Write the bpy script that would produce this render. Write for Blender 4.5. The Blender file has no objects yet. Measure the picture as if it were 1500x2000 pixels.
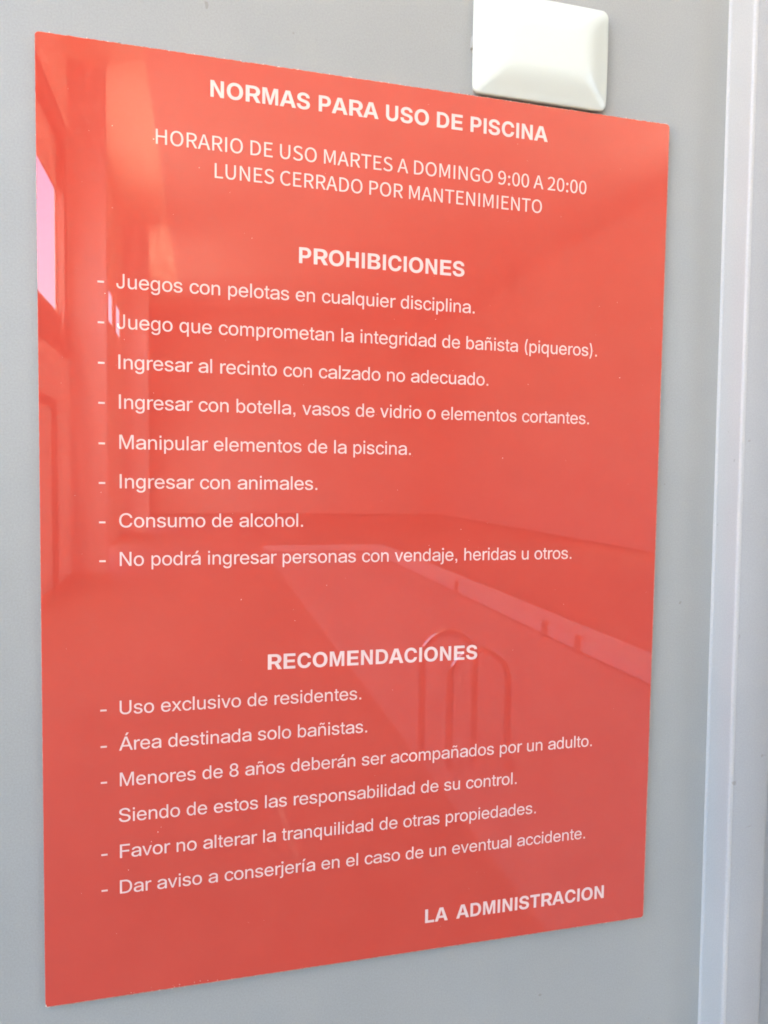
# Red acrylic pool-rules sign on a grey painted steel panel, close-up.
import bpy, bmesh, math, random, json
from mathutils import Vector, Matrix
from mathutils.geometry import delaunay_2d_cdt
random.seed(7)
sc = bpy.context.scene
col = sc.collection

# ------------------------------------------------------------------ camera
# World: wall plane is y = 0, the viewer stands at negative y, z is up, metres.
SX, SZ, ST = 0.0, 1.10, 0.0050          # sign's lower left corner, how far its face stands off the wall
CAM = Vector((0.0968734, -(0.4746718 + ST), SZ + 0.3375664))
cd = bpy.data.cameras.new('camera'); cam = bpy.data.objects.new('camera', cd); col.objects.link(cam)
cd.sensor_fit = 'VERTICAL'; cd.sensor_height = 24.0
cd.lens = 1413.96 / 2000 * 24.0
cd.clip_start = 0.01; cd.clip_end = 2000
r0 = Vector((9.70618758e-01, -2.40224440e-01, 1.38363654e-02))
r1 = Vector((8.79637988e-04, -5.39595764e-02, -9.98542733e-01))
r2 = Vector((2.40620974e-01, 9.69216479e-01, -5.21628665e-02))
m = Matrix.Identity(4)
for i in range(3):
    m[i][0] = r0[i]; m[i][1] = -r1[i]; m[i][2] = -r2[i]; m[i][3] = CAM[i]
cam.matrix_world = m
sc.camera = cam

# ------------------------------------------------------------------ light
SUN_EL, SUN_AZ = math.radians(50), math.radians(2)   # azimuth from +Y (into the wall), sun stands high behind the grey wall
w = bpy.data.worlds.new('World'); sc.world = w; w.use_nodes = True
nt = w.node_tree; bg = nt.nodes['Background']
sky = nt.nodes.new('ShaderNodeTexSky'); sky.sky_type = 'NISHITA'; sky.sun_disc = False
sky.sun_elevation = SUN_EL; sky.sun_rotation = SUN_AZ
sky.air_density = 1.0; sky.dust_density = 6.0; sky.ozone_density = 0.6
nt.links.new(sky.outputs[0], bg.inputs[0]); bg.inputs[1].default_value = 0.15
sd = bpy.data.lights.new('sun', 'SUN'); sun = bpy.data.objects.new('sun', sd); col.objects.link(sun)
sd.energy = 4.0; sd.angle = math.radians(0.5); sd.color = (1.0, 0.93, 0.82)
sdir = Vector((math.sin(SUN_AZ) * math.cos(SUN_EL), math.cos(SUN_AZ) * math.cos(SUN_EL), math.sin(SUN_EL)))
sun.rotation_euler = sdir.to_track_quat('Z', 'Y').to_euler()
sc.view_settings.view_transform = 'Standard'; sc.view_settings.look = 'None'
sc.view_settings.exposure = 3.93; sc.view_settings.gamma = 1.0
sc.render.engine = 'CYCLES'
sc.cycles.use_denoising = True
sc.cycles.filter_width = 1.8
sc.cycles.max_bounces = 8; sc.cycles.diffuse_bounces = 5; sc.cycles.glossy_bounces = 4
sc.cycles.caustics_reflective = False; sc.cycles.caustics_refractive = False
sc.cycles.sample_clamp_indirect = 8

# ------------------------------------------------------------------ helpers
def tag(o, label=None, cat=None, group=None, kind=None):
    if label: o['label'] = label
    if cat: o['category'] = cat
    if group: o['group'] = group
    if kind: o['kind'] = kind
    return o
def empty(name, loc=(0, 0, 0), label=None, cat=None, group=None):
    o = bpy.data.objects.new(name, None); col.objects.link(o); o.location = loc
    o.empty_display_size = 0.05
    return tag(o, label, cat, group)
def mesh_obj(name, verts, faces, mat, parent=None, smooth=False):
    me = bpy.data.meshes.new(name); me.from_pydata(verts, [], faces); me.update()
    if mat: me.materials.append(mat)
    o = bpy.data.objects.new(name, me); col.objects.link(o)
    if smooth:
        for p in me.polygons: p.use_smooth = True
    if parent: o.parent = parent
    return o
def bm_obj(name, bm, mat, parent=None, smooth=False):
    me = bpy.data.meshes.new(name); bmesh.ops.recalc_face_normals(bm, faces=bm.faces); bm.to_mesh(me); bm.free()
    me.materials.append(mat)
    o = bpy.data.objects.new(name, me); col.objects.link(o)
    if smooth:
        for p in me.polygons: p.use_smooth = True
    if parent: o.parent = parent
    return o
def add_box(bm, x0, x1, y0, y1, z0, z1, bevel=0.0, seg=2):
    b = bmesh.ops.create_cube(bm, size=1.0)
    vs = b['verts']
    for v in vs:
        v.co = Vector(((x0 + x1) / 2 + v.co.x * (x1 - x0), (y0 + y1) / 2 + v.co.y * (y1 - y0), (z0 + z1) / 2 + v.co.z * (z1 - z0)))
    if bevel:
        es = list({e for v in vs for e in v.link_edges})
        bmesh.ops.bevel(bm, geom=es, offset=bevel, segments=seg, profile=0.5, affect='EDGES')
def box(name, x0, x1, y0, y1, z0, z1, mat, parent=None, bevel=0.0, smooth=False):
    bm = bmesh.new(); add_box(bm, x0, x1, y0, y1, z0, z1, bevel)
    return bm_obj(name, bm, mat, parent, smooth)

# ------------------------------------------------------------------ materials
def new_mat(name, base, rough=0.5, spec=0.5):
    m = bpy.data.materials.new(name); m.use_nodes = True
    b = m.node_tree.nodes['Principled BSDF']
    b.inputs['Base Color'].default_value = (*base, 1); b.inputs['Roughness'].default_value = rough
    b.inputs['Specular IOR Level'].default_value = spec
    return m, m.node_tree, b
def noise(nt, scale, detail=3, rough=0.5, src=None, dist=0.0, vec_scale=None):
    n = nt.nodes.new('ShaderNodeTexNoise'); n.inputs['Scale'].default_value = scale
    n.inputs['Detail'].default_value = detail; n.inputs['Roughness'].default_value = rough
    n.inputs['Distortion'].default_value = dist
    g = nt.nodes.new('ShaderNodeTexCoord'); out = g.outputs['Object']
    if vec_scale:
        mp = nt.nodes.new('ShaderNodeMapping'); mp.inputs['Scale'].default_value = vec_scale
        nt.links.new(out, mp.inputs[0]); out = mp.outputs[0]
    nt.links.new(out, n.inputs['Vector'])
    return n.outputs['Fac']
def mix_cols(nt, fac, c1, c2, lo=0.35, hi=0.65):
    r = nt.nodes.new('ShaderNodeValToRGB'); r.color_ramp.elements[0].position = lo; r.color_ramp.elements[1].position = hi
    r.color_ramp.elements[0].color = (*c1, 1); r.color_ramp.elements[1].color = (*c2, 1)
    nt.links.new(fac, r.inputs[0]); return r.outputs[0]
def bump(nt, b, h, strength, dist, slot='Normal'):
    n = nt.nodes.new('ShaderNodeBump'); n.inputs['Strength'].default_value = strength; n.inputs['Distance'].default_value = dist
    nt.links.new(h, n.inputs['Height']); nt.links.new(n.outputs[0], b.inputs[slot]); return n

def mottled(name, c1, c2, scale, rough=0.6, spec=0.4, bs=0.0, bsc=60, bd=0.001):
    m, t, b = new_mat(name, c1, rough, spec)
    t.links.new(mix_cols(t, noise(t, scale, 5, 0.6), c1, c2), b.inputs['Base Color'])
    if bs: bump(t, b, noise(t, bsc, 3), bs, bd)
    return m

# grey satin paint on steel: faint mottling, orange-peel relief, some specks of dirt
WALLC = (0.352, 0.350, 0.316)
def paint(name, c, k=1.0):
    m, t, b = new_mat(name, c, 0.42, 0.45)
    a = mix_cols(t, noise(t, 9, 4, 0.6), [v * 0.965 for v in c], [v * 1.035 for v in c], 0.3, 0.7)
    f = mix_cols(t, noise(t, 900, 2, 0.6), [0.93] * 3, [1.06] * 3, 0.3, 0.7)
    mx = t.nodes.new('ShaderNodeMix'); mx.data_type = 'RGBA'; mx.blend_type = 'MULTIPLY'; mx.inputs[0].default_value = 1
    t.links.new(a, mx.inputs[6]); t.links.new(f, mx.inputs[7])
    s = mix_cols(t, noise(t, 130, 1, 0.4, dist=0.3), [1, 1, 1], [0.80, 0.78, 0.74], 0.775, 0.81)
    mx2 = t.nodes.new('ShaderNodeMix'); mx2.data_type = 'RGBA'; mx2.blend_type = 'MULTIPLY'; mx2.inputs[0].default_value = 1
    t.links.new(mx.outputs[2], mx2.inputs[6]); t.links.new(s, mx2.inputs[7])
    t.links.new(mx2.outputs[2], b.inputs['Base Color'])
    ro = t.nodes.new('ShaderNodeMapRange'); ro.inputs[3].default_value = 0.36; ro.inputs[4].default_value = 0.52
    t.links.new(noise(t, 14, 3), ro.inputs[0]); t.links.new(ro.outputs[0], b.inputs['Roughness'])
    bump(t, b, noise(t, 420, 3, 0.55), 0.10 * k, 0.0004)
    return m
M_wall = paint('grey_paint', WALLC)
M_frame = paint('grey_paint_frame', (0.37, 0.36, 0.335))
M_lit_return = paint('lit_return_paint', (0.475, 0.455, 0.415))  # frame grey lightened, side light put into the colour

def acrylic(name, c1, c2, grain):
    m, t, b = new_mat(name, c1, 0.55, 0.0)
    t.links.new(mix_cols(t, noise(t, grain, 4, 0.6), c1, c2, 0.3, 0.7), b.inputs['Base Color'])
    b.inputs['Coat Weight'].default_value = 1.0; b.inputs['Coat Roughness'].default_value = 0.0
    b.inputs['Coat IOR'].default_value = 1.85
    bump(t, b, noise(t, 5, 1, 0.3), 0.015, 0.0002, 'Coat Normal')   # the sheet is never optically flat
    return m
M_red = acrylic('red_acrylic', (0.580, 0.060, 0.036), (0.600, 0.067, 0.041), 25)
M_txt = acrylic('white_print', (0.80, 0.56, 0.485), (0.85, 0.61, 0.53), 60)
M_edge, t_, b_ = new_mat('cut_acrylic_edge', (0.6, 0.3, 0.22), 0.45, 0.4)
t_.links.new(mix_cols(t_, noise(t_, 220, 4, 0.7), (0.40, 0.14, 0.08), (0.70, 0.40, 0.32), 0.3, 0.7), b_.inputs['Base Color'])
bump(t_, b_, noise(t_, 700, 3), 0.6, 0.0006)
M_chip, _, _ = new_mat('acrylic_chips', (0.80, 0.66, 0.55), 0.4, 0.5)
M_dirt, _, _ = new_mat('edge_grime', (0.16, 0.10, 0.06), 0.8, 0.2)
M_dust, _, _ = new_mat('dust', (0.85, 0.60, 0.52), 0.8, 0.2)
M_plate, t_, b_ = new_mat('ivory_plastic', (0.66, 0.68, 0.585), 0.24, 0.5)
bump(t_, b_, noise(t_, 500, 2), 0.04, 0.0002)
M_plate_back, _, _ = new_mat('plate_backing', (0.42, 0.40, 0.36), 0.5, 0.4)
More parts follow.
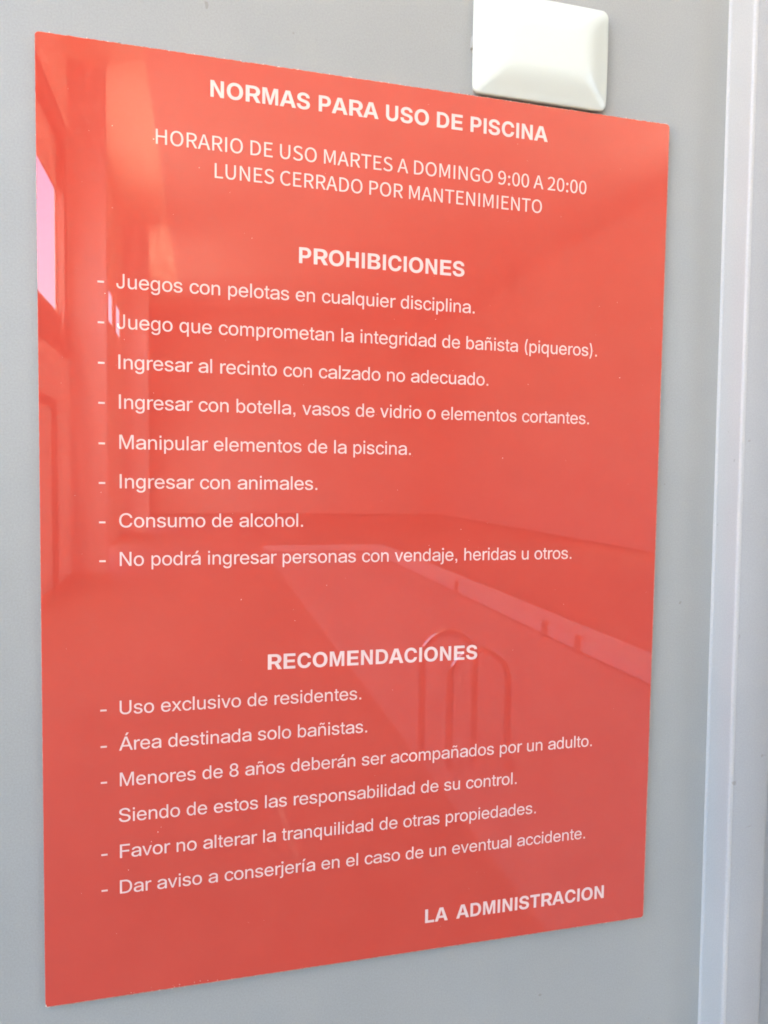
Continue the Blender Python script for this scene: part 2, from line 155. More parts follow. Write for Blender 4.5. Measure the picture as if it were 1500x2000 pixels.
GLYPHS = json.loads(r"""{"R":{" ":[569,[]],"(":[682,["237,585 237,747q 292,1097q 388,1430q 450,1551 599,1551 535,1397q 442,1057q 392,731q 392,585 392,453q 436,183q 529,-110q 599,-279 450,-279 346,-74q 237,365q"]],")":[682,["83,-279 155,-107q 246,187q 290,455q 290,585 290,731q 240,1057q 147,1397q 83,1551 232,1551 294,1430q 390,1097q 445,746q 445,585 445,363q 336,-76q 232,-279"]],",":[569,["182,0 182,205 387,205 387,0 381,-110 345,-200 287,-270 237,-290 187,-213 240,-185 270,-140 287,-80 291,0"]],".":[569,["187,0 392,0 392,205 187,205"]],"8":[1139,["566,-22 423,-22q 206,85q 83,271q 83,390 83,485q 159,644q 289,751q 371,764 371,767 264,792q 134,974q 134,1096 134,1208q 245,1385q 440,1488q 566,1488 688,1488q 883,1385q 995,1208q 995,1096 995,974q 864,792q 760,767 760,764 840,751q 972,644q 1048,484q 1048,390 1048,271q 924,85q 706,-22q","566,141 658,141q 795,205q 870,321q 870,399 870,481q 791,606q 653,678q 566,678 476,678q 338,606q 259,481q 259,399 259,321q 334,205q 471,141q","566,834 640,834q 756,896q 822,1008q 822,1082 822,1156q 758,1265q 642,1326q 566,1326 488,1326q 372,1265q 307,1156q 307,1082 307,1008q 372,897q 489,834q"]],"C":[1479,["774,-22 577,-22q 274,165q 102,505q 102,732 102,960q 274,1300q 577,1488q 774,1488 889,1488q 1093,1421q 1253,1293q 1361,1112q 1381,998 1190,998 1173,1074q 1097,1192q 987,1273q 851,1314q 774,1314 632,1314q 412,1174q 289,913q 289,732 289,552q 413,291q 632,152q 774,152 850,152q 986,193q 1097,274q 1173,392q 1190,467 1381,467 1362,354q 1254,174q 1094,46q 890,-22q"]],"D":[1479,["643,0 272,0 272,165 631,165 818,165q 1065,302q 1186,558q 1186,736 1186,912q 1066,1165q 828,1301q 649,1301 264,1301 264,1466 663,1466 887,1466q 1207,1291q 1378,963q 1378,736 1378,507q 1206,177q 877,0q","360,1466 360,0 164,0 164,1466"]],"F":[1251,["168,0 168,1466 1161,1466 1161,1301 373,1301 373,813 1092,813 1092,648 373,648 373,0"]],"I":[569,["191,0 385,0 385,1466 191,1466"]],"J":[1024,["447,-20 275,-20q 58,209q 58,419 58,498 223,498 223,419 223,285q 346,145q 446,145 547,145q 669,285q 669,419 669,1466 835,1466 835,419 835,208q 618,-20q"]],"M":[1706,["152,0 152,1466 403,1466 751,540 764,508q 796,410q 832,301q 864,197q 875,156 835,156 846,195q 878,298q 914,408q 947,507q 958,540 1301,1466 1553,1466 1553,0 1376,0 1376,838 1376,885q 1377,998q 1381,1121q 1384,1247q 1385,1307 1404,1307 1382,1238q 1337,1101q 1295,976q 1259,874q 1246,838 928,0 777,0 455,838 442,873q 406,974q 365,1097q 318,1236q 294,1307 317,1307 319,1251q 322,1127q 325,1002q 326,886q 326,838 326,0"]],"N":[1479,["156,0 156,1466 373,1466 967,527 989,493q 1053,385q 1126,252q 1162,181 1139,164 1133,235q 1126,384q 1124,514q 1124,553 1124,1466 1311,1466 1311,0 1093,0 564,835 533,883q 459,1006q 363,1172q 299,1284 328,1305 333,1193q 340,1010q 344,876q 344,837 344,0"]],"S":[1366,["681,-25 504,-25q 242,86q 97,287q 92,424 299,424 304,333q 403,207q 574,143q 681,143 792,143q 962,207q 1060,323q 1060,399 1060,465q 985,555q 845,616q 747,640 561,685 346,737q 131,924q 131,1071 131,1196q 272,1384q 521,1488q 681,1488 842,1488q 1085,1381q 1224,1191q 1228,1067 1030,1067 1018,1187q 824,1320q 674,1320 572,1320q 417,1258q 330,1150q 330,1080 330,1012q 415,924q 556,867q 638,847 807,806 894,785q 1056,721q 1184,627q 1259,493q 1259,402 1259,278q 1120,86q 860,-25q"]],"U":[1479,["739,-24 565,-24q 304,112q 161,348q 161,499 161,1466 348,1466 348,514 348,408q 443,244q 618,150q 739,150 860,150q 1034,244q 1128,408q 1128,514 1128,1466 1315,1466 1315,499 1315,348q 1172,112q 913,-24q"]],"a":[1139,["489,-20 372,-20q 185,54q 74,199q 74,304 74,395q 155,510q 292,575q 460,608q 548,618 658,631q 793,645q 854,677q 854,716 854,724 854,786q 795,877q 681,926q 597,926 513,926q 388,878q 313,802q 300,758 105,789 134,886q 276,1014q 479,1079q 595,1079 676,1079q 837,1043q 971,959q 1052,818q 1052,714 1052,0 856,0 856,147 847,147 825,109q 738,31q 594,-20q","522,133 633,133q 781,207q 854,325q 854,392 854,532 843,521q 771,503q 676,487q 578,475q 541,472 471,464q 349,426q 274,355q 274,295 274,243q 337,171q 448,133q"]],"b":[1139,["618,-21 534,-21q 415,35q 335,120q 309,163 297,163 297,0 134,0 134,1466 303,1466 303,898 311,898 335,940q 413,1023q 532,1079q 617,1079 747,1079q 944,943q 1055,697q 1055,530 1055,363q 945,115q 748,-21q","590,134 683,134q 814,234q 884,412q 884,531 884,649q 815,825q 683,923q 590,923 496,923q 365,825q 295,649q 295,531 295,413q 365,234q 497,134q"]],"c":[1024,["569,-23 423,-23q 203,116q 80,363q 80,527 80,692q 203,941q 423,1081q 569,1081 653,1081q 797,1034q 913,947q 991,826q 1008,752 837,725 826,769q 780,842q 713,894q 623,924q 569,924 467,924q 327,818q 257,639q 257,527 257,416q 327,238q 466,133q 569,133 624,133q 714,162q 780,216q 826,291q 838,336 1010,310 993,235q 915,113q 799,24q 653,-23q"]],"d":[1139,["507,-21 378,-21q 180,115q 70,363q 70,530 70,697q 181,943q 379,1079q 508,1079 594,1079q 712,1023q 791,940q 814,898 822,898 822,1466 991,1466 991,0 828,0 828,163 816,163 791,120q 710,35q 592,-21q","535,134 628,134q 760,234q 830,413q 830,531 830,649q 760,825q 629,923q 535,923 442,923q 310,825q 241,649q 241,531 241,412q 311,234q 443,134q"]],"e":[1139,["588,-23 428,-23q 199,116q 75,363q 75,525 75,689q 200,938q 423,1081q 571,1081 671,1081q 847,1013q 983,879q 1059,675q 1059,538 1059,476 184,476 184,623 961,623 880,571 880,676q 807,836q 670,926q 571,926 473,926q 333,835q 256,682q 256,587 256,499 256,386q 337,220q 487,133q 589,133 659,133q 769,172q 846,250q 865,304 1042,279 1018,189q 892,53q 705,-23q"]],"g":[1139,["542,-427 426,-427q 250,-360q 136,-242q 112,-163 265,-113 284,-155q 353,-229q 463,-275q 542,-275 670,-275q 826,-142q 826,-10 826,180 816,180 790,136q 710,55q 591,1q 506,1 378,1q 179,131q 66,369q 66,534 66,699q 178,943q 378,1079q 508,1079 593,1079q 713,1024q 795,938q 819,894 829,894 829,1062 994,1062 994,-15 994,-160q 871,-342q 666,-427q","535,157 628,157q 762,248q 831,419q 831,536 831,652q 762,825q 629,923q 535,923 441,923q 309,826q 238,653q 238,536 238,419q 309,248q 442,157q"]],"h":[1139,["311,629 311,0 135,0 135,1466 310,1466 310,805 271,805 321,950q 505,1079q 628,1079 737,1079q 906,988q 1003,806q 1003,668 1003,0 827,0 827,654 827,782q 698,921q 582,921 506,921q 383,856q 311,727q"]],"i":[455,["136,0 316,0 316,1062 136,1062","136,1259 316,1259 316,1466 136,1466"]],"j":[455,["139,1062 316,1062 316,-106 316,-197q 247,-333q 113,-407q 14,-407 -39,-407 -39,-250 4,-250 74,-250q 139,-172q 139,-95","228,1256 178,1256q 108,1327q 108,1376 108,1426q 178,1496q 228,1496 278,1496q 348,1426q 348,1376 348,1327q 278,1256q"]],"l":[455,["131,0 311,0 311,1466 131,1466"]],"m":[1706,["135,0 135,1062 305,1062 305,833 289,833 315,916q 412,1026q 540,1082q 611,1082 729,1082q 886,939q 907,831 879,831 900,906q 1000,1018q 1143,1082q 1230,1082 1324,1082q 1480,1000q 1572,834q 1572,708 1572,0 1397,0 1397,703 1397,821q 1266,923q 1178,923 1105,923q 998,861q 941,754q 941,685 941,0 766,0 766,721 766,812q 645,923q 552,923 489,923q 378,863q 310,746q 310,660 310,0"]],"n":[1139,["311,629 311,0 135,0 135,1062 305,1062 305,805 271,805 321,950q 505,1079q 629,1079 738,1079q 906,988q 1003,806q 1003,668 1003,0 828,0 828,654 828,782q 698,921q 583,921 506,921q 383,856q 311,727q"]],"o":[1139,["570,-23 420,-23q 194,116q 68,363q 68,527 68,692q 194,941q 420,1081q 570,1081 721,1081q 947,941q 1073,692q 1073,527 1073,363q 947,116q 721,-23q","570,133 676,133q 819,238q 891,416q 891,527 891,638q 819,818q 676,924q 570,924 465,924q 323,818q 250,639q 250,527 250,416q 323,238q 464,133q"]],"p":[1139,["135,-407 135,1062 298,1062 298,898 309,898 334,940q 413,1023q 533,1079q 617,1079 747,1079q 944,943q 1055,697q 1055,530 1055,363q 945,115q 748,-21q 618,-21 535,-21q 416,35q 337,120q 311,163 304,163 304,-407","591,134 684,134q 814,234q 884,412q 884,531 884,649q 815,825q 684,923q 591,923 497,923q 366,825q 296,649q 296,531 296,413q 366,234q 498,134q"]],"q":[1139,["991,-407 822,-407 822,163 815,163 790,120q 710,35q 593,-21q 509,-21 379,-21q 182,115q 72,363q 72,530 72,697q 183,943q 380,1079q 509,1079 595,1079q 714,1023q 793,940q 817,898 828,898 828,1062 991,1062","536,134 628,134q 761,234q 830,413q 830,531 830,649q 761,825q 629,923q 536,923 443,923q 312,825q 242,649q 242,531 242,412q 313,234q 444,134q"]],"r":[682,["133,0 133,1062 319,1062 319,896 327,896 359,979q 514,1078q 621,1078 644,1078q 695,1075q 710,1074 710,899 699,901q 634,910q 595,910 520,910q 397,851q 326,738q 326,658 326,0"]],"s":[1024,["505,-23 386,-23q 197,45q 77,182q 63,284 242,307 260,217q 394,128q 501,128 618,128q 755,220q 755,287 755,344q 669,416q 588,434 403,474 248,509q 93,656q 93,770 93,861q 201,1002q 388,1081q 510,1081 627,1081q 800,1006q 907,875q 922,787 749,764 735,832q 618,932q 510,932 408,932q 280,843q 280,777 280,717q 371,646q 462,626 639,587 796,551q 945,408q 945,296 945,201q 832,57q 633,-23q"]],"t":[569,["539,1062 539,913 36,913 36,1062","189,1341 345,1341 345,270 345,203q 394,145q 453,145 471,145q 517,149q 536,151 554,3 530,-2q 471,-8q 444,-8 320,-8q 189,128q 189,253"]],"u":[1139,["506,-17 398,-17q 228,75q 131,257q 131,394 131,1062 307,1062 307,408 307,281q 437,142q 551,142 628,142q 750,207q 823,336q 823,433 823,1062 999,1062 999,0 829,0 829,258 862,258 811,112q 627,-17q"]],"v":[1024,["423,0 26,1062 211,1062 431,443 464,354q 513,176q 539,91 486,91 513,176q 562,354q 594,443 812,1062 996,1062 599,0"]],"x":[1024,["15,0 459,611 458,477 38,1062 248,1062 389,856 439,784q 519,651q 561,587 470,587 513,651q 590,784q 640,856 783,1062 990,1062 568,474 568,604 1008,0 798,0 633,238 584,309q 506,436q 465,498 556,498 515,436q 440,309q 390,238 223,0"]],"z":[1024,["40,0 40,131 712,896 712,904 52,904 52,1062 964,1062 964,924 306,167 306,159 978,159 978,0"]],"Á":[1366,["-3,0 568,1466 797,1466 1369,0 1158,0 831,871 798,956q 718,1192q 658,1378 705,1378 646,1191q 563,952q 533,871 207,0","289,407 289,571 1076,571 1076,407","601,1605 749,1897 960,1897 755,1605"]],"á":[1139,["489,-20 372,-20q 185,54q 74,199q 74,304 74,395q 155,510q 292,575q 460,608q 548,618 658,631q 793,645q 854,677q 854,716 854,724 854,786q 795,877q 681,926q 597,926 513,926q 388,878q 313,802q 300,758 105,789 134,886q 276,1014q 479,1079q 595,1079 676,1079q 837,1043q 971,959q 1052,818q 1052,714 1052,0 856,0 856,147 847,147 825,109q 738,31q 594,-20q","522,133 633,133q 781,207q 854,325q 854,392 854,532 843,521q 771,503q 676,487q 578,475q 541,472 471,464q 349,426q 274,355q 274,295 274,243q 337,171q 448,133q","496,1205 650,1504 873,1504 658,1205"]],"í":[569,["193,0 373,0 373,1062 193,1062","210,1221 323,1500 560,1500 350,1221"]],"ñ":[1139,["311,629 311,0 135,0 135,1062 305,1062 305,805 271,805 321,950q 505,1079q 629,1079 738,1079q 906,988q 1003,806q 1003,668 1003,0 828,0 828,654 828,782q 698,921q 583,921 506,921q 383,856q 311,727q","697,1262 662,1262q 593,1287q 531,1320q 479,1346q 460,1346 435,1346q 410,1294q 408,1265 285,1265 288,1357q 365,1476q 444,1476 482,1476q 546,1450q 603,1415q 655,1389q 680,1389 704,1389q 730,1429q 735,1472 854,1472 851,1376q 770,1262q"]],"-":[682,["65,440 618,440 618,621 65,621"]]},"B":{" ":[569,[]],"A":[1479,["0,0 529,1466 936,1466 1471,0 1123,0 881,710 836,848q 745,1162q 692,1353 768,1353 717,1162q 628,847q 584,710 343,0","333,331 333,570 1139,570 1139,331"]],"B":[1479,["150,0 150,1466 789,1466 963,1466q 1200,1370q 1322,1200q 1322,1089 1322,1004q 1249,874q 1120,790q 1035,771 1035,762 1128,757q 1286,669q 1383,515q 1383,408 1383,289q 1256,105q 1009,0q 827,0","477,243 771,243 908,243q 1044,344q 1044,431 1044,493q 981,585q 862,638q 778,638 477,638","477,853 751,853 822,853q 930,898q 991,983q 991,1042 991,1124q 867,1224q 754,1224 477,1224"]],"C":[1479,["770,-22 576,-22q 273,158q 98,497q 98,732 98,969q 274,1308q 577,1488q 770,1488 893,1488q 1106,1415q 1270,1277q 1376,1081q 1392,958 1094,958 1084,1020q 1028,1118q 944,1186q 838,1220q 775,1220 659,1220q 488,1104q 396,886q 396,732 396,578q 489,360q 659,246q 774,246 837,246q 942,280q 1027,348q 1084,446q 1095,508 1393,508 1379,397q 1279,205q 1116,59q 901,-22q"]],"D":[1479,["663,0 285,0 285,257 649,257 793,257q 984,362q 1080,574q 1080,734 1080,893q 983,1104q 793,1209q 651,1209 279,1209 279,1466 669,1466 889,1466q 1208,1289q 1381,960q 1381,734 1381,507q 1208,177q 887,0q","449,1466 449,0 148,0 148,1466"]],"E":[1366,["149,0 149,1466 1265,1466 1265,1212 482,1212 482,865 1205,865 1205,616 482,616 482,254 1266,254 1266,0"]],"H":[1479,["150,0 150,1466 437,1466 437,876 1039,876 1039,1466 1325,1466 1325,0 1039,0 1039,622 437,622 437,0"]],"I":[569,["140,0 435,0 435,1466 140,1466"]],"L":[1251,["157,0 157,1466 484,1466 484,254 1184,254 1184,0"]],"M":[1706,["145,0 145,1466 547,1466 759,788 773,742q 808,599q 844,437q 876,287q 885,234 827,234 837,286q 869,436q 905,598q 940,742q 953,788 1162,1466 1564,1466 1564,0 1299,0 1299,694 1299,742q 1301,882q 1306,1043q 1309,1207q 1310,1280 1333,1280 1315,1200q 1273,1031q 1233,872q 1197,739q 1183,694 966,0 744,0 524,694 511,738q 474,871q 432,1029q 390,1199q 370,1280 399,1280 400,1209q 403,1046q 407,885q 410,743q 410,694 410,0"]],"N":[1479,["152,0 152,1466 458,1466 891,720 918,674q 984,548q 1053,397q 1087,314 1057,279 1051,354q 1043,534q 1038,700q 1038,753 1038,1466 1322,1466 1322,0 1016,0 622,676 588,737q 513,877q 428,1050q 375,1160 417,1175 424,1068q 432,875q 436,723q 436,677 436,0"]],"O":[1593,["799,-22 597,-22q 275,158q 89,497q 89,732 89,969q 275,1308q 597,1488q 799,1488 1001,1488q 1321,1308q 1508,969q 1508,732 1508,496q 1321,158q 1001,-22q","799,246 916,246q 1094,358q 1193,576q 1193,732 1193,889q 1094,1108q 916,1220q 799,1220 682,1220q 503,1107q 404,889q 404,732 404,576q 503,359q 682,246q"]],"P":[1366,["149,0 149,1466 731,1466 899,1466q 1139,1343q 1268,1124q 1268,977 1268,831q 1137,612q 895,490q 726,490 336,490 336,738 692,738 780,738q 899,798q 960,906q 960,977 960,1050q 899,1156q 780,1215q 691,1215 455,1215 455,0"]],"R":[1479,["150,0 150,1466 813,1466 1004,1466q 1276,1348q 1421,1133q 1421,987 1421,842q 1271,632q 994,519q 800,519 355,519 355,762 769,762 869,762q 1003,815q 1073,916q 1073,987 1073,1060q 1003,1162q 869,1216q 768,1216 496,1216 496,0","1093,0 696,665 1065,665 1471,0"]],"S":[1366,["680,-23 494,-23q 225,91q 77,309q 74,466 374,466 378,390q 456,283q 591,229q 680,229 764,229q 889,275q 959,360q 959,416 959,465q 900,534q 783,584q 695,604 533,641 328,688q 109,886q 109,1044 109,1177q 255,1376q 511,1488q 678,1488 848,1488q 1098,1374q 1238,1171q 1241,1034 946,1034 938,1130q 795,1237q 677,1237 600,1237q 485,1191q 424,1113q 424,1062 424,1011q 484,943q 597,895q 673,879 812,847 918,825q 1087,752q 1206,649q 1269,513q 1269,424 1269,287q 1128,87q 865,-23q"]],"T":[1251,["43,1212 43,1466 1209,1466 1209,1212 774,1212 774,0 479,0 479,1212"]],"U":[1479,["734,-22 557,-22q 292,113q 147,353q 147,513 147,1466 437,1466 437,537 437,452q 511,319q 644,242q 734,242 824,242q 958,319q 1031,452q 1031,537 1031,1466 1321,1466 1321,513 1321,353q 1175,112q 911,-22q"]]},"M":{"0":[389,["195,-9 249,2 293,33 326,87 347,162 354,258 347,354 326,428 293,481 249,512 195,522 140,512 96,481 63,428 42,354 35,258 42,162 63,87 96,33 140,2","195,43 162,51 135,75 114,117 101,178 97,258 101,338 114,398 135,440 162,464 195,472 227,464 254,440 275,398 288,338 293,258 288,178 275,117 254,75 227,51"]],"2":[389,["31,0 354,0 354,55 211,55 127,50 195,118 250,183 293,247 320,310 329,372 322,422 303,464 272,496 230,515 179,522 142,519 110,509 80,494 53,473 28,447 65,411 83,430 103,447 124,460 147,468 172,471 206,466 232,452 251,430 262,402 266,369 257,314 230,255 183,190 117,118 31,38"]],"9":[389,["165,-9 221,1 272,32 313,88 341,169 351,279 342,367 318,435 281,484 234,513 178,522 132,515 92,493 60,458 38,412 31,356 37,298 56,253 86,221 125,201 172,195 198,198 223,206 248,219 270,236 291,257 282,174 262,113 235,73 201,51 162,44 143,46 124,51 106,59 90,70 76,83 41,43 59,26 81,12 105,1 133,-7","290,311 269,285 247,266 225,252 204,245 183,242 150,248 124,262 106,286 95,318 91,356 95,395 108,427 126,452 150,467 179,473 214,466 244,446 266,414 282,368"]],":":[195,["97,273 112,275 124,282 135,292 141,306 144,322 141,338 135,352 124,362 112,369 97,371 83,369 70,362 60,352 53,338 51,322 53,306 60,292 70,282 83,275","97,-9 112,-7 124,0 135,10 141,23 144,39 141,56 135,69 124,79 112,86 97,88 83,86 70,79 60,69 53,56 51,39 53,23 60,10 70,0 83,-7"]],"A":[426,["3,0 68,0 118,157 305,157 354,0 423,0 249,513 176,513","134,208 159,287 210,461 213,461 265,287 289,208"]],"C":[447,["264,-9 302,-6 337,3 368,18 396,39 422,64 386,106 366,86 344,70 320,58 295,50 267,48 213,57 168,85 135,128 114,187 107,258 115,329 136,387 170,430 215,456 269,466 294,463 317,457 338,447 357,433 374,417 409,459 389,479 365,496 336,510 304,519 268,522 195,511 132,477 83,422 52,348 41,256 52,165 82,91 130,36 192,2"]],"D":[482,["71,0 202,0 286,11 353,44 401,97 430,169 440,258 430,348 401,419 352,471 285,503 199,513 71,513","135,53 135,461 193,461 259,452 309,427 345,386 367,329 374,258 367,187 345,130 309,88 259,62 193,53"]],"E":[412,["71,0 374,0 374,55 135,55 135,242 330,242 330,298 135,298 135,459 366,459 366,513 71,513"]],"G":[482,["272,-9 312,-6 348,2 381,15 408,31 431,50 431,266 262,266 262,212 371,212 371,78 357,67 340,59 321,53 300,49 279,48 219,57 171,85 136,128 114,187 107,258 115,329 137,387 173,430 220,456 278,466 307,463 332,456 353,446 372,433 389,417 424,459 404,478 380,495 350,509 316,519 276,522 199,511 134,477 84,422 52,348 41,256 52,165 83,91 132,36 196,2"]],"H":[510,["71,0 135,0 135,242 375,242 375,0 440,0 440,513 375,513 375,298 135,298 135,513 71,513"]],"I":[205,["71,0 135,0 135,513 71,513"]],"L":[380,["71,0 360,0 360,55 135,55 135,513 71,513"]],"M":[569,["71,0 129,0 129,284 120,436 123,436 165,319 262,52 305,52 402,319 443,436 446,436 438,284 438,0 498,0 498,513 420,513 322,239 286,132 284,132 246,239 148,513 71,513"]],"N":[506,["71,0 132,0 132,270 124,430 127,430 182,324 369,0 436,0 436,513 374,513 374,246 383,84 380,84 324,190 137,513 71,513"]],"O":[520,["260,-9 332,3 393,38 439,93 469,167 479,258 469,349 439,422 393,477 332,511 260,522 188,511 127,477 81,422 51,349 41,258 51,167 81,93 127,38 188,3","260,48 208,57 166,85 134,129 114,187 107,258 114,329 134,387 166,430 208,456 260,466 311,456 353,430 385,387 405,329 412,258 405,187 385,129 353,85 311,57"]],"P":[443,["71,0 135,0 135,204 220,204 283,211 335,229 375,260 400,305 409,363 400,421 374,464 334,493 281,508 217,513 71,513","135,257 135,461 209,461 258,458 296,448 323,430 339,402 345,363 339,324 324,294 297,273 260,261 211,257"]],"R":[445,["135,270 135,461 221,461 265,458 300,448 325,431 341,405 346,370 341,334 325,305 300,285 265,274 221,270","352,0 425,0 295,225 333,239 365,260 390,289 405,325 410,370 402,426 377,466 339,493 290,509 231,513 71,513 71,0 135,0 135,218 228,218"]],"S":[417,["213,-9 272,-2 321,19 357,50 379,90 387,137 382,178 367,210 344,236 315,257 282,274 209,305 184,316 161,328 142,344 128,365 123,391 128,417 140,437 160,453 187,462 219,466 247,464 272,457 295,448 316,434 336,418 370,459 346,480 319,498 288,511 255,519 219,522 167,516 122,497 88,469 65,431 57,387 64,346 80,314 104,288 133,269 162,255 235,223 263,210 287,196 305,180 317,159 321,131 317,103 303,80 281,63 251,52 214,48 182,51 151,59 122,72 96,90 72,111 34,67 62,41 95,20 131,4 171,-6"]],"T":[419,["177,0 242,0 242,459 398,459 398,513 22,513 22,459 177,459"]],"U":[505,["253,-9 312,-2 363,21 402,63 428,125 437,211 437,513 375,513 375,210 368,146 351,100 325,69 292,53 253,48 215,53 182,69 156,100 139,146 133,210 133,513 69,513 69,211 78,125 103,63 143,21 193,-2"]]," ":[157,[]]}}""")

# ------------------------------------------------------------------ the grey panel and the door frame
bm = bmesh.new()
def wall_slab(bm, x0, x1, z0, z1, y, th): add_box(bm, x0, x1, y, y + th, z0, z1)
wall_slab(bm, -1.70, 0.4835, 0.0, 7.1, 0.0, 0.05)
wall_slab(bm, 0.4835, 1.43, 3.32, 7.1, 0.0, 0.05)
tag(bm_obj('wall', bm, M_wall), 'grey painted steel panel wall behind the red sign', kind='structure')

frame = empty('door_frame', (0.478, 0, 0), 'light grey steel door frame standing proud at the right of the sign', 'door frame')
TILT = math.radians(0.45)
frame.location = (0.4812, 0, SZ); frame.rotation_euler = (0, -TILT, 0)
# cross-section: return face, rounded nose, front face, outer return
def profile_extrude(name, pts, z0, z1, mat, parent):
    v = []; f = []
    for z in (z0, z1):
        for x, y in pts: v.append((x, y, z))
    n = len(pts)
    for i in range(n):
        j = (i + 1) % n; f.append((i, j, n + j, n + i))
    f.append(tuple(range(n))[::-1]); f.append(tuple(range(n, 2 * n)))
    bm = bmesh.new(); vs = [bm.verts.new(c) for c in v]
    for q in f: bm.faces.new([vs[k] for k in q])
    return bm_obj(name, bm, mat, parent)
def arc(cx, cy, r, a0, a1, n=6):
    return [(cx + r * math.cos(math.radians(a0 + (a1 - a0) * k / n)), cy + r * math.sin(math.radians(a0 + (a1 - a0) * k / n))) for k in range(n + 1)]
P_ = 0.0255; WF = 0.0350; rr = 0.0022
# return towards the sign, painted paler to imitate light from the left; jamb behind
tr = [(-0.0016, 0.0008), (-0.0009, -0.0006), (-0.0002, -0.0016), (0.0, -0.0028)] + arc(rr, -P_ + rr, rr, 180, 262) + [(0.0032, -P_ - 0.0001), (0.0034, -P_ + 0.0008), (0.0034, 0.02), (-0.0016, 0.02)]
jb = [(0.0035, -P_ + 0.0005)] + [(0.0040, -P_ + 0.0001)] + arc(WF - rr, -P_ + rr, rr, 270, 360) + [(WF, 0.03), (0.0035, 0.03)]
for nm, pp, mt in (('lit_return', tr, M_lit_return), ('jamb', jb, M_frame)):
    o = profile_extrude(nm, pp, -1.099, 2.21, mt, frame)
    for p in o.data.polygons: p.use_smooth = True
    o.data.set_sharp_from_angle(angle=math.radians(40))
M_seal, _, _ = new_mat('door_seal', (0.24, 0.25, 0.245), 0.6, 0.3)
leaf = box('door', 0.5090, 1.42, -0.004, 0.040, 0.004, 3.31, paint('grey_paint_door', (0.33, 0.34, 0.335)))
tag(leaf, 'dark grey door leaf just past the frame at the right edge', 'door')
tag(box('wall_right', 1.42, 8.6, 0.001, 0.05, 0.0, 7.1, M_wall), 'grey painted wall beyond the door', kind='structure')

# ------------------------------------------------------------------ the sign
sign = empty('sign', (SX, 0, SZ), 'red acrylic sign with white pool rules in Spanish on the grey wall', 'sign')
SW, SH = 0.4248, 0.5940
def outline(w, h, r, jit, step=0.0018):
    """rounded rectangle, counter-clockwise, hand-sawn: each edge wanders a little"""
    pts = []
    def run(a, b, n, amp):
        for k in range(n):
            t = k / n; p = a.lerp(b, t); d = (b - a).normalized(); nrm = Vector((d.y, -d.x))
            if 0 < k: p = p + nrm * random.gauss(0, amp)
            pts.append((p.x, p.y))
    def crn(cx, cz, a0, rad):
        for k in range(6):
            a = math.radians(a0 + 90 * k / 6); pts.append((cx + rad * math.cos(a), cz + rad * math.sin(a)))
    rb = r
    run(Vector((0.0012, 0)), Vector((w - rb, 0)), int(w / step), jit * 0.45); crn(w - rb, rb, -90, rb)
    run(Vector((w, rb)), Vector((w, h - rb)), int(h / step), jit * 0.18); crn(w - rb, h - rb, 0, rb)
    run(Vector((w - rb, h)), Vector((rb, h)), int(w / step), jit); crn(rb, h - rb, 90, rb)
    run(Vector((0, h - rb)), Vector((0, 0.0012)), int(h / step), jit * 0.22)
    return pts
OUT = outline(SW, SH, 0.0026, 0.00013)
n = len(OUT)
def inset(pts, d):
    o = []
    for x, z in pts:        # the polished chamfer is widest at the right and the bottom
        fx = lambda u: max(0.0, 1 - u / 0.0026)
        o.append((x + 0.4 * d * fx(x) - 1.2 * d * fx(SW - x), z + 1.1 * d * fx(z) - 0.6 * d * fx(SH - z)))
    return o
INN = inset(OUT, 0.0006)
v = [(x, -ST, z) for x, z in INN]
panel = mesh_obj('panel', v, [tuple(range(n))], M_red, sign)
# cut edge: small chamfer, side wall, back
v = [(x, -ST, z) for x, z in INN] + [(x, -ST + 0.0003, z) for x, z in OUT] + [(x, -0.0016, z) for x, z in OUT]
f = []
for k in range(n):
    j = (k + 1) % n
    f += [(k, n + k, n + j, j), (n + k, 2 * n + k, 2 * n + j, n + j)]
edge = mesh_obj('cut_edge', v, f, M_edge, sign)

# small chips and saw fluff along the top and bottom edges
bm = bmesh.new()
def chip(bm, x, y, z, s, lx=1, lz=1):
    q = bmesh.ops.create_icosphere(bm, subdivisions=1, radius=1.0)
    for vv in q['verts']:
        c = vv.co * (0.7 + 0.5 * random.random())
        vv.co = Vector((x + c.x * s * lx, y + c.y * s * 0.5, z + c.z * s * lz))
for k in range(150):
    x = random.random() ** 0.8 * SW; chip(bm, x, -ST + random.uniform(0.0001, 0.0012), SH + random.uniform(-0.0002, 0.0003), random.choice([0.00015, 0.0002, 0.00035]) * random.uniform(.7, 1.2), random.uniform(.7, 2.2), random.uniform(.6, 1.1))
for x, s in ((0.008, .0005), (0.0905, .00045), (0.1545, .0004), (0.188, .00045), (0.214, .0004), (0.297, .0005), (0.346, .00055), (0.389, .0006), (0.4215, .0006), (0.278, .0004)):
    chip(bm, x, -ST + 0.0003, SH - 0.0001, s, 0.6, 1.7)
for k in range(34):
    x = random.uniform(0.05, 0.17); chip(bm, x, -ST - 0.00002, random.uniform(0.0003, 0.0035) * random.random(), random.uniform(.00012, .0003), 0.6, 1.3)
for k in range(60):
    chip(bm, random.random() * SW, -ST + 0.0004, random.uniform(-0.0002, 0.0002), random.uniform(.00012, .0002), 2.0, 1.0)
chip(bm, 0.0028, -ST + 0.0006, 0.0006, 0.0011, 3.0, 1.0)
chip(bm, 0.0002, -ST + 0.0004, 0.5345, 0.0005, 0.7, 1.2)
chip(bm, 0.0000, -ST + 0.0004, 0.252, 0.0004, 0.6, 1.6)
tag(bm_obj('edge_chips', bm, M_chip, sign), kind='stuff')
bm = bmesh.new()
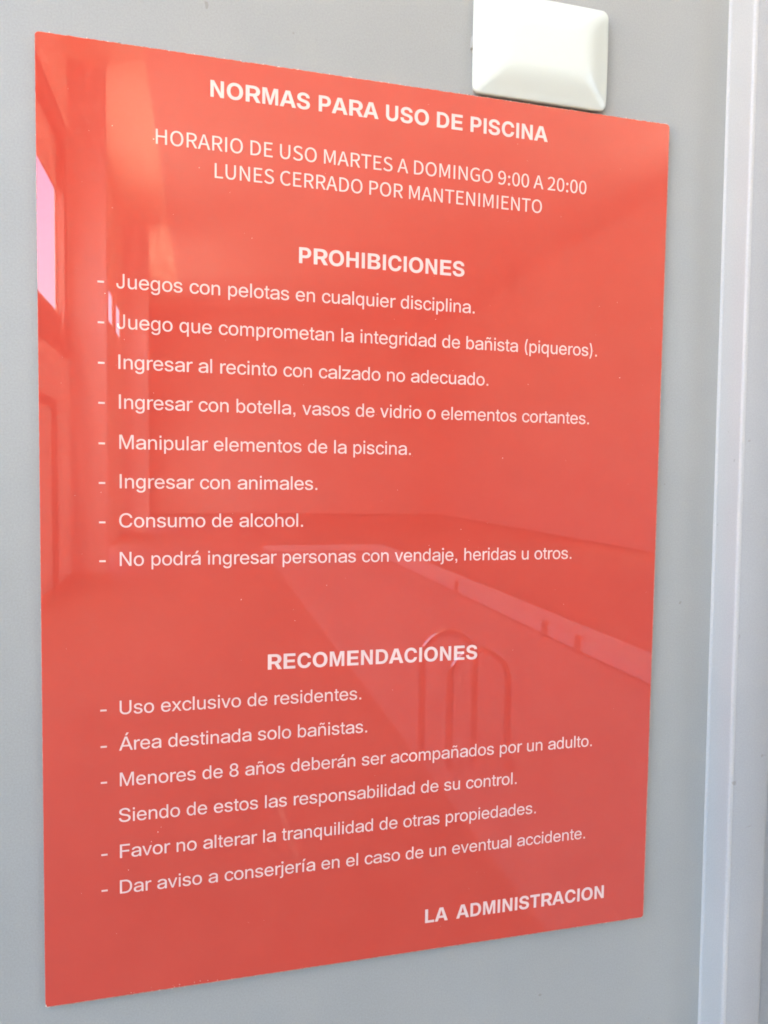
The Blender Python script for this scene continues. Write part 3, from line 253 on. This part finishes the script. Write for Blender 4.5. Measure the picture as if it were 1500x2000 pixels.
for k in range(130):
    x = random.random(); x = 0.02 + x * (SW - 0.03)
    chip(bm, x, -ST + 0.0008, SH + random.uniform(-0.0001, 0.00035), random.uniform(.00012, .00030), random.uniform(1.2, 4.5), 0.8)
for k in range(40):
    chip(bm, 0.262 + 0.11 * random.random(), -ST + 0.0008, SH + 0.0002, random.uniform(.0002, .0004), random.uniform(1.2, 3.0), 0.8)
tag(bm_obj('edge_grime', bm, M_dirt, sign), kind='stuff')
bm = bmesh.new()
DUST = [(0.0427, .545), (0.0665, .540), (0.094, .538), (0.0935, .526), (0.0425, .4965), (0.078, .496), (0.126, .486), (0.038, .445), (0.049, .418), (0.066, .386), (0.245, .478), (0.249, .443), (0.262, .449), (0.262, .409), (0.318, .402), (0.322, .380), (0.368, .428), (0.30, .35), (0.224, .327), (0.176, .263), (0.247, .289), (0.330, .280), (0.02, .322), (0.035, .324), (0.27, .30), (0.068, .106), (0.070, .109), (0.064, .100), (0.05, .083), (0.12, .255), (0.35, .245), (0.155, .24), (0.39, .41), (0.372, .46), (0.34, .52)]
for x, z in DUST:
    chip(bm, x, -ST, z, random.uniform(.00017, .00031), random.uniform(.6, 1.4), random.uniform(.6, 1.4))
for k in range(70):
    chip(bm, random.random() * SW * .98 + .003, -ST, random.random() * SH * .98 + .003, random.uniform(.00009, .00017))
tag(bm_obj('dust_specks', bm, M_dust, sign), kind='stuff')

# ------------------------------------------------------------------ lettering: outlines kept as numbers in GLYPHS
def decode(c):
    P = []
    for tk in c.split():
        q = tk.endswith('q'); a, b = tk.rstrip('q').split(','); P.append((float(a), float(b), q))
    if not any(p[2] for p in P): return [(p[0], p[1]) for p in P]
    Q = []
    for i, p in enumerate(P):
        Q.append(p); nx = P[(i + 1) % len(P)]
        if p[2] and nx[2]: Q.append(((p[0] + nx[0]) / 2, (p[1] + nx[1]) / 2, False))
    s = next(i for i, p in enumerate(Q) if not p[2]); Q = Q[s:] + Q[:s]
    out = []; i = 0
    while i < len(Q):
        p = Q[i]
        if i + 1 < len(Q) and Q[i + 1][2]:
            c1 = Q[i + 1]; e = Q[(i + 2) % len(Q)]
            for k in range(4):
                t = k / 4; out.append((p[0] * (1 - t) ** 2 + 2 * c1[0] * t * (1 - t) + e[0] * t * t, p[1] * (1 - t) ** 2 + 2 * c1[1] * t * (1 - t) + e[1] * t * t))
            i += 2
        else:
            out.append((p[0], p[1])); i += 1
    return out
CACHE = {}
def glyph(st, ch):
    k = (st, ch)
    if k in CACHE: return CACHE[k]
    adv, cs = GLYPHS[st][ch]
    C = []
    for c in cs:
        pl = decode(c); o = []
        for p in pl:
            if not o or abs(p[0] - o[-1][0]) + abs(p[1] - o[-1][1]) > 1: o.append(p)
        if abs(o[0][0] - o[-1][0]) + abs(o[0][1] - o[-1][1]) < 1: o.pop()
        C.append(o)
    V = []; E = []
    for c in C:
        s = len(V); V += [Vector(p) for p in c]; E += [(s + i, s + (i + 1) % len(c)) for i in range(len(c))]
    verts, faces = [], []
    if V:
        ov, _, of, *_r = delaunay_2d_cdt(V, E, [], 0, 0.01)
        def wind(x, y):
            wn = 0
            for c in C:
                for i in range(len(c)):
                    (x0, y0), (x1, y1) = c[i], c[(i + 1) % len(c)]
                    if (y0 <= y) != (y1 <= y):
                        if x < x0 + (y - y0) * (x1 - x0) / (y1 - y0): wn += 1 if y1 > y0 else -1
            return wn
        verts = [(p.x, p.y) for p in ov]
        for q in of:
            cx = sum(verts[i][0] for i in q) / len(q); cy = sum(verts[i][1] for i in q) / len(q)
            if wind(cx, cy): faces.append(tuple(q))
    xs = [p[0] for c in C for p in c] or [0, 0]
    CACHE[k] = (adv, verts, faces, min(xs), max(xs)); return CACHE[k]
def text_line(name, txt, st, size, x0, x1, z, kern=None):
    """print one line so that its ink runs from x0 to x1 (mm) on baseline z (mm)"""
    pen = 0; items = []
    for i, ch in enumerate(txt):
        a, v_, f_, lo, hi = glyph(st, ch)
        items.append((pen, v_, f_, lo, hi)); pen += a
        if kern: pen += kern.get(txt[i:i + 2], 0)
    a = items[0][0] + items[0][3]; b = items[-1][0] + items[-1][4]
    k = (x1 - x0) / (b - a) / 1000
    V, F = [], []
    for (p, v_, f_, lo, hi) in items:
        s = len(V)
        V += [((x0 / 1000 + (p + x - a) * k), -ST - 0.00007, z / 1000 + y * size / 1000) for x, y in v_]
        F += [tuple(s + i for i in q) for q in f_]
    me = bpy.data.meshes.new(name); me.from_pydata(V, [], F)
    me.materials.append(M_txt)
    bm = bmesh.new(); bm.from_mesh(me)
    for fc in bm.faces:
        if fc.normal.y > 0: fc.normal_flip()
    bm.to_mesh(me); bm.free()
    o = bpy.data.objects.new(name, me); col.objects.link(o); o.parent = sign
    return o
SB, SR = 14.12 / 2048, 12.2 / 2048
capM = max(y for x, y in glyph('M', 'H')[1]); SM = 8.95 / capM
KM = {}
LINES = [
 ('heading', 'NORMAS PARA USO DE PISCINA', 'B', SB, 100.2, 328.3, 569.8),
 ('text_line', 'HORARIO DE USO MARTES A DOMINGO 9:00 A 20:00', 'M', SM, 67.8, 359.0, 537.4),
 ('text_line', 'LUNES CERRADO POR MANTENIMIENTO', 'M', SM, 102.9, 325.2, 520.9),
 ('heading', 'PROHIBICIONES', 'B', SB, 155.9, 268.9, 472.9),
 ('text_line', 'Juegos con pelotas en cualquier disciplina.', 'R', SR, 44.6, 276.8, 448.7),
 ('text_line', 'Juego que comprometan la integridad de bañista (piqueros).', 'R', SR, 44.8, 371.0, 424.3),
 ('text_line', 'Ingresar al recinto con calzado no adecuado.', 'R', SR, 45.5, 288.0, 399.9),
 ('text_line', 'Ingresar con botella, vasos de vidrio o elementos cortantes.', 'R', SR, 45.7, 366.2, 375.6),
 ('text_line', 'Manipular elementos de la piscina.', 'R', SR, 45.8, 232.9, 350.9),
 ('text_line', 'Ingresar con animales.', 'R', SR, 45.9, 169.1, 326.6),
 ('text_line', 'Consumo de alcohol.', 'R', SR, 45.5, 159.8, 302.3),
 ('text_line', 'No podrá ingresar personas con vendaje, heridas u otros.', 'R', SR, 45.7, 355.2, 278.2),
 ('heading', 'RECOMENDACIONES', 'B', SB, 137.4, 284.0, 208.0),
 ('text_line', 'Uso exclusivo de residentes.', 'R', SR, 45.2, 200.5, 184.3),
 ('text_line', 'Área destinada solo bañistas.', 'R', SR, 44.7, 204.9, 161.1),
 ('text_line', 'Menores de 8 años deberán ser acompañados por un adulto.', 'R', SR, 45.1, 376.1, 138.1),
 ('text_line', 'Siendo de estos las responsabilidad de su control.', 'R', SR, 44.4, 316.4, 114.9),
 ('text_line', 'Favor no alterar la tranquilidad de otras propiedades.', 'R', SR, 44.9, 332.2, 91.5),
 ('text_line', 'Dar aviso a conserjería en el caso de un eventual accidente.', 'R', SR, 44.8, 372.7, 68.2),
 ('heading', 'LA  ADMINISTRACION', 'B', 13.8 / 2048, 248.8, 389.8, 20.2)]
for nm, txt, st, size, x0, x1, z in LINES:
    k = {'LA': 0, ' A': -113, 'A ': -60} if txt.startswith('LA') else None
    text_line(nm, txt, st, size, x0, x1, z, k)
    if st == 'R' and not txt.startswith('Siendo'):
        text_line('bullet_dash', '-', 'R', SR, 33.75, 37.45, z)

# ------------------------------------------------------------------ blank switch plate above the sign
PX0, PX1, PZ0, PZ1 = 0.2722, 0.3728, 0.5956, 0.6645
plate = empty('switch_plate', ((PX0 + PX1) / 2, 0, SZ + (PZ0 + PZ1) / 2), 'ivory white plastic blank cover plate above the red sign', 'cover plate')
pw, ph = PX1 - PX0, PZ1 - PZ0
def rrect(hw, hh, r, n=7):
    o = []
    for cx, cz, a0 in ((hw - r, -hh + r, -90), (hw - r, hh - r, 0), (-hw + r, hh - r, 90), (-hw + r, -hh + r, 180)):
        for k in range(n):
            a = math.radians(a0 + 90 * k / (n - 1)); o.append((cx + r * math.cos(a), cz + r * math.sin(a)))
    return o
# rings: (inset from rim, height above wall, corner radius)
rings = [(0.0006, 0.0028, .0055), (0.0, 0.0033, .0058), (0.0, 0.0050, .0058), (0.0003, 0.0057, .0056), (0.0010, 0.0062, .0052), (0.0024, 0.0067, .0048)]
W_ = 0.0215
for k in range(1, 13):
    t = k / 12
    hgt = 0.0067 + 0.0062 * math.sin(t * math.pi / 2) ** 1.15
    rings.append((0.0024 + W_ * t, hgt, .0048 + 0.0035 * t))
v, f = [], []
for ins, y, r in rings:
    for x, z in rrect(pw / 2 - ins, ph / 2 - ins * 0.93, r): v.append((x, -y, z))
nr = 28
for a in range(len(rings) - 1):
    for k in range(nr):
        j = (k + 1) % nr; f.append((a * nr + k, a * nr + j, (a + 1) * nr + j, (a + 1) * nr + k))
last = (len(rings) - 1) * nr; v.append((0, -0.0131, 0))
for k in range(nr): f.append((last + k, last + (k + 1) % nr, len(v) - 1))
bm = bmesh.new(); vs = [bm.verts.new(c) for c in v]
for q in f: bm.faces.new([vs[i] for i in q])
cover = bm_obj('cover', bm, M_plate, plate, True)
sb = cover.modifiers.new('smooth', 'SUBSURF'); sb.levels = 1; sb.render_levels = 2
v = [(x, y, z) for y in (-0.0034, 0.0) for x, z in rrect(pw / 2 - 0.0012, ph / 2 - 0.0012, .005)]
f = [tuple(range(nr))] + [(k, (k + 1) % nr, nr + (k + 1) % nr, nr + k) for k in range(nr)]
bm = bmesh.new(); vs = [bm.verts.new(c) for c in v]
for q in f: bm.faces.new([vs[i] for i in q])
bm_obj('backing', bm, M_plate_back, plate)
box('release_tab', -pw / 2 - 0.0006, -pw / 2 + 0.002, -0.0042, -0.001, -0.004, 0.0035, M_plate_back, plate)

# ------------------------------------------------------------------ the pool hall the sheet mirrors
# Distances d are measured from a point 0.475 m behind the sheet, heights h from the camera's height.
CX, CZ = CAM.x, CAM.z
def Y(d): return -(d - 0.4747) - ST
FL = -CZ
S = 1.8                                   # size of the hall in units of the distance to its window wall
HH = lambda h: h if h < -1.2 else h * S   # floor-level heights are fixed
def hbox(name, x0, x1, d0, d1, h0, h1, mat, parent=None, bevel=0.0, k=None):
    k = S if k is None else k
    if k != 1: x0, x1, d0, d1, h0, h1 = x0 * k, x1 * k, d0 * k, d1 * k, HH(h0), HH(h1)
    return box(name, CX + x0, CX + x1, Y(d1), Y(d0), CZ + h0, CZ + h1, mat, parent, bevel)
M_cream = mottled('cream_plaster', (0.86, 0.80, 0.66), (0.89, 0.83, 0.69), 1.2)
M_soffit = mottled('pale_timber_soffit', (0.90, 0.85, 0.68), (0.93, 0.89, 0.73), 1.6)
M_ceil = mottled('grey_ceiling', (0.55, 0.54, 0.51), (0.59, 0.58, 0.55), 0.8)
M_pillar = mottled('mauve_plaster', (0.60, 0.53, 0.53), (0.64, 0.57, 0.57), 1.5)
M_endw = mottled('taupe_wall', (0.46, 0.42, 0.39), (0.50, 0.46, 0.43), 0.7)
M_dark = mottled('brown_trim', (0.22, 0.17, 0.15), (0.26, 0.20, 0.17), 3)
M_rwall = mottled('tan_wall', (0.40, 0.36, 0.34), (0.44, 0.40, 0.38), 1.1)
M_floor = mottled('deck_tiles', (0.12, 0.105, 0.09), (0.15, 0.132, 0.112), 2.0, 0.55)
M_water, t_, b_ = new_mat('pool_water', (0.20, 0.23, 0.23), 0.45, 0.3)
bump(t_, b_, noise(t_, 5, 3), 0.35, 0.03)
M_coping = mottled('white_coping', (0.44, 0.40, 0.40), (0.50, 0.46, 0.46), 6)
M_steel, _, b_ = new_mat('polished_steel', (0.48, 0.48, 0.48), 0.16, 0.5); b_.inputs['Metallic'].default_value = 1
M_ground = mottled('paving_outside', (0.36, 0.31, 0.25), (0.42, 0.37, 0.30), 0.3)
# thin window glass: lets daylight through and mirrors a little
M_glass = bpy.data.materials.new('window_glass'); M_glass.use_nodes = True
t_ = M_glass.node_tree; t_.nodes.clear()
o_ = t_.nodes.new('ShaderNodeOutputMaterial'); mx_ = t_.nodes.new('ShaderNodeMixShader'); tr_ = t_.nodes.new('ShaderNodeBsdfTransparent'); gl_ = t_.nodes.new('ShaderNodeBsdfGlossy')
tr_.inputs[0].default_value = (0.97, 0.98, 0.98, 1); gl_.inputs['Roughness'].default_value = 0.02; mx_.inputs[0].default_value = 0.06
t_.links.new(tr_.outputs[0], mx_.inputs[1]); t_.links.new(gl_.outputs[0], mx_.inputs[2]); t_.links.new(mx_.outputs[0], o_.inputs[0])

tag(mesh_obj('ground', [(-600, -600, -0.02), (600, -600, -0.02), (600, 600, -0.02), (-600, 600, -0.02)], [(0, 1, 2, 3)], M_ground), kind='structure')
# floor with the pool cut out of it
PXL, PXR, PD0, PD1 = 1.05, 3.00, 1.9, 13.1
bm = bmesh.new()
def slab(bm, x0, x1, d0, d1, h0, h1, k=None):
    k = S if k is None else k
    if k != 1: x0, x1, d0, d1, h0, h1 = x0 * k, x1 * k, max(d0 * k, 0.4747), d1 * k, HH(h0), HH(h1)
    add_box(bm, CX + x0, CX + x1, Y(d1), Y(d0), CZ + h0, CZ + h1)
for a in ((-1.0 * S, PXL, 0.475, 14.4 * S), (PXR, 4.72 * S, 0.475, 14.4 * S), (PXL, PXR, 0.475, PD0), (PXL, PXR, PD1, 14.4 * S)): slab(bm, a[0], a[1], a[2], a[3], FL - 0.015, FL, 1)
tag(bm_obj('floor', bm, M_floor), kind='structure')
tag(hbox('water', PXL, PXR, PD0, PD1, FL - 0.014, FL - 0.010, M_water, k=1), kind='structure')

WT = 0.012
WINS = [(4.80, 5.52), (5.655, 5.80), (8.32, 8.72), (9.02, 9.45)]
SILL, HEAD, TOP = 1.10, 1.945, 3.05
bm = bmesh.new()
# openings in the window wall: (d0, d1, sill, head); the tall ones by the sign and behind the pillars are unseen, added for light
OPEN = [(0.42, 4.78, -0.15, 3.0)] + [(a, b, SILL, HEAD) for a, b in WINS[:2]] + [(6.14, 8.12, -0.75, 2.70)] + [(a, b, 1.60, HEAD) for a, b in WINS[2:]] + [(9.86, 12.4, -0.75, 2.6)]
e = 0.4747 / S
for a, b, z0, z1 in OPEN:
    slab(bm, -1 - WT, -1, e, a, FL, TOP); slab(bm, -1 - WT, -1, a, b, FL, z0); slab(bm, -1 - WT, -1, a, b, z1, TOP); e = b
slab(bm, -1 - WT, -1, e, 14.4, FL, TOP)
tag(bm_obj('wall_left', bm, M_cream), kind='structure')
for k, (a, b) in enumerate(WINS):
    a *= S; b *= S; SL = SILL if k < 2 else 1.60
    r = empty('window', (CX - (1 + WT / 2) * S, (Y(a) + Y(b)) / 2, CZ + SL * S), ['wide bright clerestory window mirrored at the left edge of the sign', 'narrow slit window mirrored beside the first pillar', 'small bright window mirrored left of the first J', 'small bright window mirrored behind the second J'][k], 'window', 'clerestory windows of the pool hall')
    L_ = (b - a) / 2; th = min(0.015, L_ * 0.08)
    hh = (HEAD - SL) * S
    bm = bmesh.new()
    add_box(bm, -0.004, 0.004, -L_, L_, 0.0, th); add_box(bm, -0.004, 0.004, -L_, L_, hh - th, hh)
    add_box(bm, -0.004, 0.004, -L_, -L_ + th, th, hh - th); add_box(bm, -0.004, 0.004, L_ - th, L_, th, hh - th)
    bm_obj('frame', bm, M_dark, r)
    mesh_obj('pane', [(0, -L_ + th, th), (0, L_ - th, th), (0, L_ - th, hh - th), (0, -L_ + th, hh - th)], [(0, 1, 2, 3)], M_glass, r)
tag(hbox('handrail', -1.0, -0.985, 3.0, 5.9, 0.83, 1.07, M_dark), 'dark trim band mirrored under the windows at the left', 'trim')
tag(hbox('beam', -1.0, -0.95, 0.48, 5.52, 2.28, 2.42, M_dark), 'dark beam mirrored sloping over the bright window', 'beam')
tag(hbox('post', -1.0, -0.95, 5.525, 5.65, 0.9, 2.42, M_dark), 'dark upright mirrored beside the bright window', 'post')
g = empty('side_door', (CX - 1 * S, Y(5.1 * S), 0), 'dark framed opening mirrored low at the left edge of the sign', 'door')
def gbox(name, x0, x1, d0, d1, h0, h1, mat):
    return box(name, x0, x1, Y(d1 * S) - Y(5.1 * S), Y(d0 * S) - Y(5.1 * S), CZ + HH(h0), CZ + HH(h1), mat, g)
gbox('jamb', 0.0, 0.03, 5.25, 5.40, FL, 0.48, M_dark); gbox('lintel', 0.0, 0.03, 4.2, 5.25, 0.42, 0.48, M_dark); gbox('leaf', 0.0, 0.012, 4.2, 5.25, FL, 0.42, M_cream)

for k, d in enumerate((6.0, 9.72)):
    tag(hbox('pillar', -1.0, (-0.735, -0.69)[k], d, d + 0.06, FL, TOP, M_pillar), ['broad pillar mirrored beside the bright window', 'smaller pillar mirrored above the first J of the rules'][k], 'pillar', 'pillars along the pool hall')
# ceiling: pale soffit strip along the windows, grey ceiling beyond, open to the sky over the near part
CD0 = 5.25
tag(hbox('soffit', -1.0, -0.43, CD0, 14.4, TOP, TOP + 0.12, M_soffit), kind='structure')
tag(hbox('ceiling', -0.43, 4.86, CD0, 14.4, TOP - 0.02, TOP + 0.12, M_ceil), kind='structure')
tag(hbox('ceiling_near', -1.0, 4.86, 0.4747 / S, CD0, TOP, TOP + 0.12, M_ceil), kind='structure')
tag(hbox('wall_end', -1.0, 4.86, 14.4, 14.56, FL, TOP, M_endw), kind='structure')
bm = bmesh.new()      # far side wall: unseen high opening near the sign, added to light the hall
RD0, RD1, RH0, RH1 = 3.4, 6.2, 0.1, 2.85
slab(bm, 4.70, 4.74, 0.4747 / S, RD0, FL, TOP - 0.02); slab(bm, 4.70, 4.74, RD0, RD1, FL, RH0); slab(bm, 4.70, 4.74, RD0, RD1, RH1, TOP - 0.02); slab(bm, 4.70, 4.74, RD1, 14.4, FL, TOP - 0.02)
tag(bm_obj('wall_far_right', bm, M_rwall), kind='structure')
co = empty('pool_coping', (0, 0, 0), 'pale pool coping strip mirrored across the lower right of the sign', 'pool edge')
hbox('side_strip', 3.00, 3.33, 1.9, 13.1, FL, FL + 0.10, M_coping, co, 0.01, 1)
hbox('end_strip', PXL, 3.33, 13.1, 13.4, FL, FL + 0.10, M_coping, co, 0.01, 1)
for d in (8.3, 5.92, 5.32):
    hbox('bracket', 2.97, 3.02, d, d + 0.06, FL + 0.0, FL + 0.135, M_dark, co, 0.005, 1)
# stainless ladder with two bent handrails
def tube(name, path, r, mat, parent, n=10):
    bm = bmesh.new(); rings_ = []
    for i, p in enumerate(path):
        p = Vector(p); d = (Vector(path[min(i + 1, len(path) - 1)]) - Vector(path[max(i - 1, 0)])).normalized()
        u = d.orthogonal().normalized() if i == 0 else (rings_[-1][1] - d * rings_[-1][1].dot(d)).normalized()
        w_ = d.cross(u); rings_.append(([bm.verts.new(p + (u * math.cos(2 * math.pi * k / n) + w_ * math.sin(2 * math.pi * k / n)) * r) for k in range(n)], u))
    for a, b in zip(rings_, rings_[1:]):
        for k in range(n): bm.faces.new((a[0][k], a[0][(k + 1) % n], b[0][(k + 1) % n], b[0][k]))
    return bm_obj(name, bm, mat, parent, True)
lad = empty('pool_ladder', (CX + 0.95, Y(2.4), 0), 'steel pool ladder mirrored under the second heading of the sign', 'pool ladder')
def rail(x0, x1, d0, d1, top):
    pts = [(x0, d0, -1.5)]; rx = (x1 - x0) / 2
    for k in range(17):
        a = math.pi * (1 - k / 16); pts.append((x0 + rx + rx * math.cos(a), d0 + (d1 - d0) * (1 - math.cos(a - math.pi + math.pi)) / 2 if False else d0 + (d1 - d0) * k / 16, top - rx * 1.0 + rx * math.sin(a)))
    pts.append((x1, d1, -1.5))
    return [(CX + x - (CX + 0.95), Y(d) - Y(2.4), CZ + h) for x, d, h in pts]
tube('handrail', rail(1.07, 1.33, 3.46, 3.40, -0.79), 0.018, M_steel, lad)
tube('handrail', rail(1.17, 1.45, 3.32, 3.26, -0.855), 0.018, M_steel, lad)
